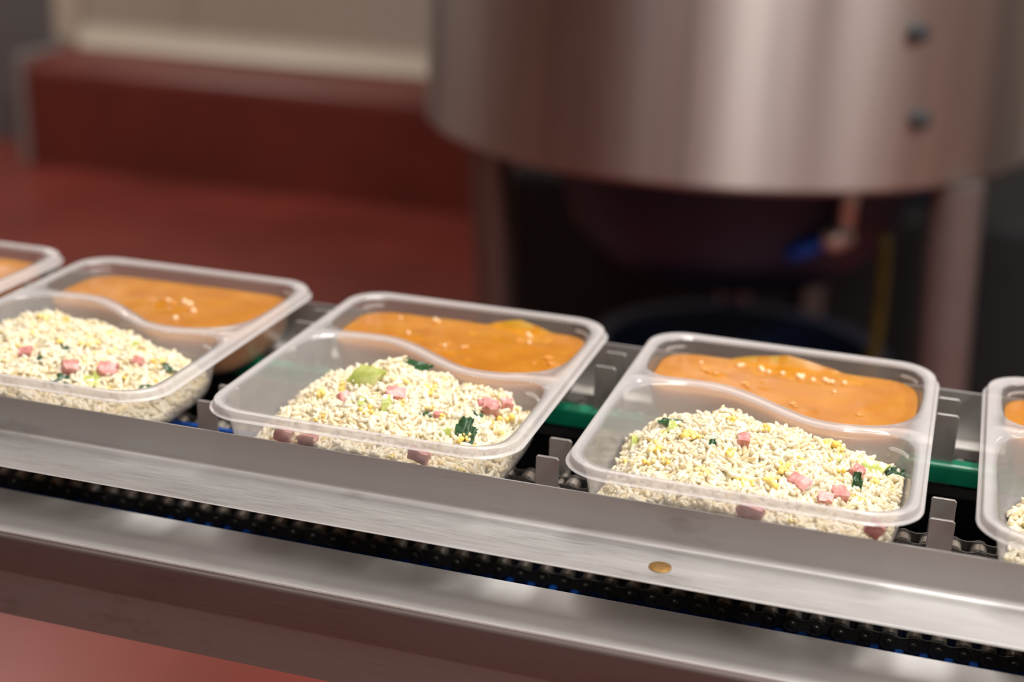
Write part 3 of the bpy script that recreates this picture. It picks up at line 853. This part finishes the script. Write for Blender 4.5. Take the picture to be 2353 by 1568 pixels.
# ---- bits in the rice
def ham_mesh(sx, sy, sz, rnd):
    m = MB(); n = 4; s = []
    import bmesh
    bm = bmesh.new(); bmesh.ops.create_cube(bm, size=1.0)
    bmesh.ops.subdivide_edges(bm, edges=bm.edges[:], cuts=2, use_grid_fill=True)
    ph = rnd.uniform(0, 50)
    for v in bm.verts:
        q = v.co.copy()
        l = max(abs(q.x), abs(q.y), abs(q.z)); rr = q.normalized()*0.62
        q = q.lerp(rr, 0.16)
        q += Vector(mnoise.noise_vector(q*2.4 + Vector((ph, ph, ph))))*0.22
        v.co = Vector((q.x*sx, q.y*sy, q.z*sz))/1000
    for f in bm.faces: f.smooth = True
    me = bpy.data.meshes.new('ham_cube'); bm.to_mesh(me); bm.free(); me.materials.append(M['ham'])
    me.set_sharp_from_angle(angle=math.radians(38))
    return me
def slab_mesh(name, sx, sy, th, curl, mat, rnd, ragged=0.0, wave=0.0, nx=8, ny=6):
    """leek slice or leaf: a curled sheet with thickness"""
    m = MB(); ph = rnd.uniform(0, 90); top = []; bot = []
    for j in range(ny+1):
        for i in range(nx+1):
            a, b = i/nx - 0.5, j/ny - 0.5
            x = a*sx + b*sx*0.25; y = b*sy
            if ragged:
                e = 1 - ragged*(abs(mnoise.noise(Vector((math.atan2(b, a)*1.9 + ph, ph, 0))))*1.6)
                x *= e; y *= e
            z = -curl*(y/sy)**2*sy + wave*mnoise.noise(Vector((x*0.35 + ph, y*0.35, ph)))
            top.append((x/1000, y/1000, (z + th/2)/1000)); bot.append((x*0.96/1000, y*0.96/1000, (z - th/2)/1000))
    w = nx+1; n = len(top); m.v = top + bot
    for j in range(ny):
        for i in range(nx):
            q = j*w+i
            m.f.append((q, q+1, q+w+1, q+w)); m.f.append((n+q, n+q+w, n+q+w+1, n+q+1))
    edge = [i for i in range(nx)] + [j*w+nx for j in range(ny)] + [ny*w + nx - i for i in range(nx)] + [(ny-j)*w for j in range(ny)]
    for a, b in zip(edge, edge[1:] + edge[:1]):
        m.f.append((a, n+a, n+b, b))
    return m.mesh(name, mat, angle=45)
def egg_mesh(k, spots):
    """crumbs of yellow egg scattered over one heap"""
    import bmesh
    bm = bmesh.new(); bmesh.ops.create_icosphere(bm, subdivisions=1, radius=1.0)
    iv = np.array([v.co for v in bm.verts]); fi = np.array([[v.index for v in f.verts] for f in bm.faces]); bm.free()
    V = []; F = []
    for c, size in spots:
        for q in range(RND.randint(4, 8)):
            r = size*RND.uniform(0.28, 0.62); d = Vector((RND.gauss(0, 1), RND.gauss(0, 1), abs(RND.gauss(0, 0.5))))*size*0.55
            w = 1 + 0.22*NP.normal(size=(len(iv), 1))
            F.append(fi + sum(len(a) for a in V)); V.append(np.array(c + d) + iv*w*r)
    return tri_mesh('egg_crumbs', np.vstack(V)/1000, np.vstack(F), M['egg'])

HEAP = {1: 'the swirled-curry tray', 2: 'the leek-topped tray', 3: 'the bubbly-curry tray'}
BITS = {   # kind, photo x, photo y, size (mm: x, y, z), tilt about z / x / y, lift, label start
    1: [('ham', 60, 818, (7, 8, 9), (0.5, 0.2, 0.1), 1.0, 'pink ham cube half sunk among grains near the tray wall in'),
        ('ham', 163, 850, (8.5, 8, 8), (0.6, 0.5, 0.3), 1.5, 'pink ham cube tilted above a dark leaf in'),
        ('ham', 250, 862, (11, 9.5, 9), (0.35, 0.35, 0.2), 2.2, 'largest pink ham cube with square edges in'),
        ('ham', 318, 834, (6.5, 6, 5), (0.2, 0.3, 0.1), 1.0, 'small pink ham chip on the slope of'),
        ('leek', 212, 880, (9, 6, 2.5), (0.4, 0.7, 0.2), 1.5, 'pale green leek piece below the ham cubes in'),
        ('leek', 228, 872, (4, 6, 1.5), (1.2, 0.9, 0.2), 2.0, 'small bright green leek sliver beside the largest ham cube in'),
        ('leek', 312, 797, (6, 5, 2), (0.2, 0.6, 0.1), 0.6, 'faint pale leek fleck high on'),
        ('herb', 146, 879, (9, 6, 0.8), (0.3, 0.5, 0.1), 1.3, 'dark green leaf shred under the tilted ham cube in'),
        ('herb', 338, 896, (6, 4, 0.8), (0.1, 0.4, 0.1), 1.3, 'small dark leaf bit at the front wall of'),
        ('herb', 388, 851, (10, 3, 0.8), (-0.5, 0.5, 0.2), 1.2, 'thin dark leaf strip at the low end of'),
        ('herb', 152, 803, (8, 2, 0.7), (-0.7, 0.6, 0.3), 1.2, 'thin dark curl lying along a white grain in'),
        ('herb', 97, 829, (4, 4, 0.8), (0.2, 0.7, 0.3), 1.0, 'tiny green leaf fleck beside the sunken ham cube in')],
    2: [('leek', 846, 876, (16.0, 11.5, 3.0), (-0.28, 0.80, -0.05), 4.6, 'big pale green leek slice lying on top of'),
        ('leek', 890, 933, (4.5, 9, 2.2), (0.25, 1.0, 0.3), 1.8, 'small upright green leek sliver under the ham chunk in'),
        ('leek', 840, 925, (7, 5, 2), (0.5, 0.6, 0.2), 0.2, 'faint pale leek fleck half buried in'),
        ('leek', 1030, 1003, (7, 6, 2), (-0.6, 0.8, 0.2), 0.8, 'yellowish leek bit beside the curled dark leaf in'),
        ('ham', 910, 914, (10.5, 8, 8), (0.3, 0.45, 0.2), 2.2, 'largest pink ham chunk below the leek slice in'),
        ('ham', 660, 929, (9.5, 6, 4), (0.1, 0.4, 0.1), 1.4, 'flat pink ham chip by the bare tray wall in'),
        ('ham', 790, 922, (6, 8, 5), (0.6, 0.5, 0.2), 0.8, 'small pink ham sliver between grains in'),
        ('ham', 1128, 944, (9.5, 8, 9), (0.1, 0.4, 0.1), 2.0, 'pink ham cube at the low end of'),
        ('ham', 1164, 936, (7, 6, 7), (0.5, 0.3, 0.1), 1.6, 'pink ham cube touching the cube at the low end of'),
        ('ham', 1010, 957, (6, 4, 4), (0.5, 0.3, 0.1), 0.6, 'tiny pink ham flake in the middle of'),
        ('ham', 1108, 930, (5, 4, 4), (0.5, 0.3, 0.1), 0.8, 'tiny pink ham flake above the low-end cubes in'),
        ('front', 648, 1002, (9, 4, 7), (0.1, 0.0, 0.2), 0, 'faint pink ham cube behind the front wall near the bare corner of'),
        ('front', 703, 1014, (10, 4, 6), (0.0, 0.1, -0.2), 0, 'dark pink ham cube behind the front wall of'),
        ('front', 960, 1050, (11, 4, 7), (0.0, 0.1, 0.3), 0, 'pink ham cube behind the front wall below the curled leaf of'),
        ('herb', 956, 853, (15, 7, 0.9), (-0.25, 0.7, 0.1), 4.0, 'ragged dark green leaf near the peak of'),
        ('herb', 1068, 1000, (8.5, 13, 1.1), (0.35, 1.0, 0.3), 2.2, 'curled dark green leaf with egg crumbs at the front of'),
        ('herb', 1084, 1012, (4, 9, 0.9), (-0.2, 0.9, 0.2), 2.2, 'narrow dark leaf shred beside the curled leaf in'),
        ('herb', 1098, 958, (7, 5, 0.9), (0.6, 0.6, 0.2), 1.4, 'small dark leaf beside the low-end ham cube in'),
        ('herb', 982, 958, (6, 3, 0.8), (-0.3, 0.6, 0.2), 0.8, 'thin green leaf thread in the middle of')],
    3: [('ham', 1706, 1022, (6, 7, 10), (0.2, 0.3, 0.15), 1.2, 'upright pink ham sliver near the top of'),
        ('ham', 1836, 1118, (11, 8, 8), (-0.5, 0.4, 0.2), 1.5, 'large pink ham chunk at the front of'),
        ('ham', 1966, 1096, (6, 7, 11), (-0.4, 0.3, 0.3), 1.6, 'tall pink ham wedge at the low end of'),
        ('ham', 1925, 1138, (9, 7, 6), (0.5, 0.4, 0.1), 1.0, 'pale pink ham chunk below the wedge in'),
        ('ham', 1895, 1150, (7, 6, 5), (0.1, 0.4, 0.1), 1.0, 'faint pink ham bit by the front wall of'),
        ('front', 1725, 1178, (12, 4, 7), (0.0, 0.1, 0.2), 0, 'pink ham chunk behind the front wall of'),
        ('front', 2010, 1218, (8, 4, 8), (0.0, 0.1, 0.5), 0, 'pink ham chip behind the front wall near the low end of'),
        ('leek', 2006, 1080, (11, 8, 3), (-0.3, 0.7, 0.15), 1.8, 'pale green leek chunk at the low end of'),
        ('leek', 1459, 1023, (4, 8, 2), (0.3, 0.9, 0.3), 1.2, 'small green leek sliver at the steep end of'),
        ('leek', 1549, 985, (6, 6, 2.5), (0.3, 0.8, 0.2), 1.2, 'green leek bit under the dark leaf strip in'),
        ('leek', 1915, 1052, (8, 5, 2), (0.0, 0.6, 0.1), 0.6, 'faint pale leek piece on the back slope of'),
        ('herb', 1550, 976, (16, 3.5, 0.9), (0.45, 0.6, 0.2), 1.8, 'long dark leaf strip near the top of'),
        ('herb', 2066, 1094, (9, 6, 1.0), (0.2, 0.6, 0.2), 1.8, 'crinkled dark green leaf at the far low tip of'),
        ('herb', 1968, 1128, (4, 13, 0.9), (0.15, 1.0, 0.2), 1.8, 'thin dark leaf strip hanging below the ham wedge in'),
        ('herb', 1643, 1020, (6, 2.5, 0.8), (0.6, 0.6, 0.2), 1.0, 'tiny dark leaf thread in the middle of'),
        ('herb', 1620, 1016, (3, 2.5, 0.8), (0.1, 0.6, 0.2), 1.0, 'tiny green leaf speck in the middle of')],
}
EGG = {
    1: [(100,735,3),(150,740,2),(190,800,2.6),(215,795,2.4),(228,842,2.6),(238,848,3),(205,775,2.2),(255,810,2.4),(300,770,1.8),(355,840,2.6),(375,835,2.6),(395,872,2.6),(180,768,2),(250,770,2),(330,812,2),(70,770,2),(40,800,2),(130,790,2),(285,870,1.6),(350,880,1.8)],
    2: [(840,842,3.2),(788,915,2.4),(735,912,3),(792,890,2.2),(785,900,2.4),(655,937,2.4),(840,950,3),(930,932,3),(985,893,2.6),(988,908,2.6),(1000,945,3),(1010,960,2.2),(1160,970,3),(1130,972,2.2),(1125,890,2.2),(1110,888,2),(1018,880,1.8),(870,965,2.2),(905,955,2),(1075,985,1.9),(1072,998,1.8),(1066,1010,1.8),(1078,990,1.6),(1150,1000,2.4),(935,883,1.8),(1180,945,2),(602,945,1.8),(740,965,2.2),(750,862,2),(1090,1035,2.6),(1050,1015,2.4)],
    3: [(1508,1028,2.6),(1515,1040,3.2),(1575,1005,3.4),(1590,1010,3),(1525,1000,2.4),(1685,970,3),(1758,990,2),(1675,1052,3),(1800,1072,3),(1800,1082,2.6),(1772,1112,3),(1785,1100,2.4),(1925,1088,3),(1908,1030,3.2),(1922,1035,3),(2003,1112,2.4),(1965,1155,2.8),(1905,1062,1.8),(1960,1042,1.8),(1490,1070,2.4),(1530,1065,2.6),(1620,1095,3),(1610,1085,2.4),(1695,1110,2.6),(1715,1115,2.2),(1440,1065,2),(1865,1032,2.2),(2040,1130,2.2),(1830,1125,2.0),(1750,1075,1.8),(1840,1060,1.8)],
}
GROUPS = {'ham': ('ham_cube', 'ham'), 'leek': ('leek_slice', 'leek'), 'herb': ('herb_leaf', 'leaf')}
for k in (1, 2, 3):
    keep = []; x, y, a = TRAYS[k]
    for kind, px, py, size, tilt, lift, lab in BITS[k]:
        if kind == 'front':                              # a cube pressed against the inside of the front wall
            kind = 'ham'; c = on_front(k, px, py, size[1])
        else:
            if kind == 'herb': size = (size[0]*1.35, size[1]*1.4, size[2]); lift += 1.2
            if kind == 'leek': size = (size[0]*1.15, size[1]*1.15, size[2]); lift += 0.7
            c = on_pile(k, px, py); c.z += lift*0.7; c.y -= lift*0.5
        rnd = random.Random(int(px*31 + py))
        if kind == 'ham': me = ham_mesh(*size, rnd)
        elif kind == 'leek': me = slab_mesh('leek_slice', size[0], size[1], size[2], 0.45, M['leek'], rnd, 0.10, 0.5)
        else: me = slab_mesh('herb_leaf', size[0], size[1], size[2], 0.35, M['herb'], rnd, 0.45, 2.6, 10, 7)
        o = obj(GROUPS[kind][0], me); o.rotation_mode = 'XYZ'
        o.matrix_world = pose(k) @ Matrix.Translation(c/1000) @ Matrix.Rotation(tilt[0], 4, 'Z') @ Matrix.Rotation(tilt[1], 4, 'X') @ Matrix.Rotation(tilt[2], 4, 'Y')
        tag(o, lab + ' ' + HEAP[k], GROUPS[kind][1], GROUPS[kind][1] + ' pieces in the fried rice')
        keep.append((c.x, c.y - 1.0, c.z + 0.4, max(size[0], size[1])*0.40))
    me = rice_heap(k, keep)
    tag(obj('fried_rice', me, None, (x, y, L(0)), a), {1: 'heap of fried rice with square ham cubes, beside the oily-swirl curry', 2: 'heap of fried rice topped by a big pale green leek slice', 3: 'heap of fried rice beside the curry with a row of bubbles'}[k], 'rice', 'fried rice heaps', 'stuff')
    sp = []
    for px, py, s in EGG[k]:
        c = on_pile(k, px, py); c.z += s*0.3; sp.append((c, s*1.2))
    for q in range(26):
        u = RND.uniform(-62, 74); v = RND.uniform(-100, -10)
        if in_poly(rice_poly(-10), u, v)[0]: sp.append((Vector((u, v, H(k, u, v) + 0.2)), RND.uniform(1.2, 2.0)))
    for q in range(10):                                        # crumbs pressed against the front wall
        z = RND.uniform(-30, -14); u = RND.uniform(-55, 70)
        sp.append((Vector((u, -112 + off_at(z) + 2.6, z)), RND.uniform(1.4, 2.2)))
    tag(obj('egg_crumbs', egg_mesh(k, sp), None, (x, y, L(0)), a), 'crumbled yellow egg scattered over ' + HEAP[k], 'egg', 'egg crumbs in the fried rice', 'stuff')
x, y, a = TRAYS[4]
heap4 = rice_heap(4, [])
tag(obj('fried_rice', heap4, None, (TRAYS[0][0], TRAYS[0][1], L(0)), TRAYS[0][2]), 'heap of fried rice in the tray before the swirled-curry tray', 'rice', 'fried rice heaps', 'stuff')
tag(obj('fried_rice', heap4, None, (x, y, L(0)), a), 'heap of fried rice in the tray after the bubbly-curry tray', 'rice', 'fried rice heaps', 'stuff')
sp = []
for q in range(40):
    u = RND.uniform(-66, 74); v = RND.uniform(-100, -5)
    if H(4, u, v) > FLOOR + 2: sp.append((Vector((u, v, H(4, u, v) + 0.2)), RND.uniform(1.3, 2.4)))
tag(obj('egg_crumbs', egg_mesh(4, sp), None, (x, y, L(0)), a), 'crumbled yellow egg in the tray after the bubbly-curry tray', 'egg', 'egg crumbs in the fried rice', 'stuff')

# ------------------------------------------------------------------ curry sauce
SLV = -9.3
CURRY = {   # lumps: u, v, height, radius ; climb on the back wall: u centre, width, height ; oil patch ; bubbles
    0: dict(lab='orange curry in the tray next to the oily-swirl tray', lumps=[(40, 60, 1.5, 7)], climb=[], oil=[], bub=[]),
    1: dict(lab='orange curry with an oily swirl and a few bubbles in its middle', lumps=[(-4, 58, 2.6, 8), (12, 52, 2.4, 6), (-18, 60, 1.2, 8)], climb=[],
            oil=[(-8, 50, 20, 10)], bub=[(388, 695, 1.2), (424, 697, 1.6), (437, 703, 1.7), (445, 718, 1.5), (403, 735, 1.5), (430, 700, 1.0)]),
    2: dict(lab='orange curry with small lumps and an oily smear up the back wall', lumps=[(-28, 62, 2.2, 6), (2, 42, 2.4, 5), (15, 34, 2.2, 5), (66, 45, 2.8, 5), (-14, 88, 1.4, 5), (45, 72, 1.4, 8)], climb=[(28, 22, 5.6)],
            oil=[(26, 88, 30, 15)], bub=[(938, 768, 1.1), (1000, 738, 1.3), (1008, 741, 1.0), (920, 733, 0.9), (1213, 772, 1.2), (1219, 776, 1.0), (1216, 790, 1.0), (1022, 797, 1.0), (1065, 802, 0.9)]),
    3: dict(lab='orange curry with a row of bubbles along its oily back edge', lumps=[(-40, 72, 2.2, 5), (-36, 70, 2.0, 4), (-10, 58, 1.8, 4), (20, 32, 1.6, 5), (50, 50, 1.2, 8)], climb=[(-2, 34, 6.4)],
            oil=[(5, 90, 44, 14)], bub=[(1698, 845, 1.3), (1706, 843, 1.2), (1748, 850, 1.4), (1752, 855, 1.3), (1766, 858, 1.2), (1798, 862, 1.3), (1835, 868, 1.5), (1840, 872, 1.6), (1845, 866, 1.1), (1868, 877, 1.2), (1895, 877, 1.3), (1902, 880, 1.2), (1912, 881, 1.2), (1940, 884, 1.2), (1611, 836, 0.9), (1917, 903, 0.9)]),
    4: dict(lab='smooth orange curry in the tray after the bubbly-curry tray', lumps=[(-40, 50, 1.5, 9), (-60, 45, 1.2, 6)], climb=[], oil=[], bub=[]),
}
LUMPS = {1: [(352, 690, 1.6), (400, 699, 2.2), (428, 708, 2.0), (380, 690, 1.5)],
         2: [(1065, 803, 2.0), (1012, 796, 1.6), (1030, 790, 1.5), (1260, 826, 2.4), (1266, 841, 1.6), (936, 766, 1.6), (1192, 787, 2.2), (1072, 798, 1.4), (1003, 742, 1.8), (1228, 836, 1.2)],
         3: [(1618, 850, 2.0), (1630, 856, 1.8), (1645, 862, 1.5), (1712, 884, 1.8), (1718, 890, 1.4), (1822, 930, 1.8), (1828, 936, 1.2), (1750, 878, 1.2), (1975, 955, 1.6)]}
SLEV = {z: inset(SAUCE_OUT, off_at(z) + 0.35) for z in np.arange(-12, 0.1, 0.5)}
def sauce_z(k, u, v):
    z = SLV + 0.35*mnoise.noise(Vector((u*0.06 + 11*k, v*0.06, k*2.3))) + 0.07*mnoise.noise(Vector((u*0.22, v*0.22 + 5*k, k)))
    for a, b, h, r in CURRY[k]['lumps']:
        d = ((u-a)**2 + (v-b)**2)/(r*r)
        if d < 6: z += 0.62*h*math.exp(-d*1.6)*(0.75 + 0.5*mnoise.noise(Vector((u*0.4, v*0.4, a))))
    return z
for k in range(5):
    cfg = CURRY[k]; n = NO
    base = SLEV[-9.5]; cen = base.mean(0)
    m = MB(); rings = []
    # rim of the pool, raised where the curry has washed up the back wall
    edge = []
    for i in range(n):
        u, v = base[i]; z = sauce_z(k, u, v)
        if v > 90:
            for uc, w, h in cfg['climb']:
                t = (u - uc)/w
                if abs(t) < 1: z += h*(1 - abs(t))**0.8*(1 if t < 0 else 1)
        zz = round(z*2)/2; zz = max(-12, min(0, zz)); x_, y_ = SLEV[zz][i]
        edge.append((x_, y_, z))
    ts = np.concatenate([np.linspace(1, 0.9, 6)[1:], np.linspace(0.9, 0.03, 34)[1:]])
    # walls and floor of the sauce body
    low = [(z, off_at(z)) for z in (-15, -21, -27, -31.2, -34.4, -36.6, -37.3)]
    order = []
    for z, o in reversed(low):
        order.append([(x_, y_, z) for x_, y_ in inset(SAUCE_OUT, o + 0.45)])
    order.append(edge)
    for t in ts:
        r_ = []
        for i in range(n):
            u, v = cen + t*(base[i] - cen); r_.append((u, v, sauce_z(k, u, v)))
        order.append(r_)
    for r_ in order: m.v += [(a/1000, b/1000, c/1000) for a, b, c in r_]
    for a in range(len(order)-1):
        for i in range(n):
            j = (i+1) % n; m.f.append((a*n+i, a*n+j, (a+1)*n+j, (a+1)*n+i))
    top0 = len(low)
    b = (len(order)-1)*n
    m.f.append(tuple(b + i for i in range(n))); m.f.append(tuple(range(n))[::-1])
    x, y, a = TRAYS[k]
    so = thing('curry_sauce', cfg['lab'], 'sauce', (x, y, L(0)), a, 'curry portions')
    m.build('pool', M['sauce'], so, smooth=True)
    # oil film floating on the sauce
    if cfg['oil']:
        f = MB(); idx = {}
        for ra in range(top0, len(order)-1):
            for i in range(n):
                j = (i+1) % n; q = [order[ra][i], order[ra][j], order[ra+1][j], order[ra+1][i]]
                cu, cv = sum(p_[0] for p_ in q)/4, sum(p_[1] for p_ in q)/4
                e = min(((cu-a_)/c_)**2 + ((cv-b_)/d_)**2 for a_, b_, c_, d_ in cfg['oil']) + 0.5*mnoise.noise(Vector((cu*0.11, cv*0.11, k)))
                if e < 1:
                    ids = []
                    for kk, (r2, i2) in enumerate(((ra, i), (ra, j), (ra+1, j), (ra+1, i))):
                        if (r2, i2) not in idx:
                            p_ = order[r2][i2]; idx[(r2, i2)] = len(f.v); f.v.append((p_[0]/1000, (p_[1] - (0.2 if r2 == top0 else 0))/1000, (p_[2] + 0.22)/1000))
                        ids.append(idx[(r2, i2)])
                    f.f.append(tuple(ids))
        of = f.build('oil_film', M['oil'], so, smooth=True)
    for px, py, r in LUMPS.get(k, ()):
        c = on_pile(k, px, py, SLV); c.z = sauce_z(k, c.x, c.y); rnd = random.Random(px)
        me = ham_mesh(r*2.0, r*1.7, r*1.2, rnd); me.materials.clear(); me.materials.append(M['lump']); me.name = 'lump'
        o = obj('lump', me, so, (c.x/1000, c.y/1000, c.z/1000), rnd.uniform(0, 3))
    for px, py, r in cfg['bub']:
        r *= 1.25
        c = on_pile(k, px, py, SLV); c.z = sauce_z(k, c.x, c.y)
        b_ = MB(); b_.lathe([(0.0001, r*1.0/1000)] + [(r*math.sin(q)/1000, r*math.cos(q)/1000) for q in (0.35, 0.7, 1.05, 1.4, 1.75, 2.1, 2.5)], 12)
        b_.build('bubble', M['bubble'], so, (c.x/1000, c.y/1000, (c.z + 0.45*r)/1000), smooth=True)
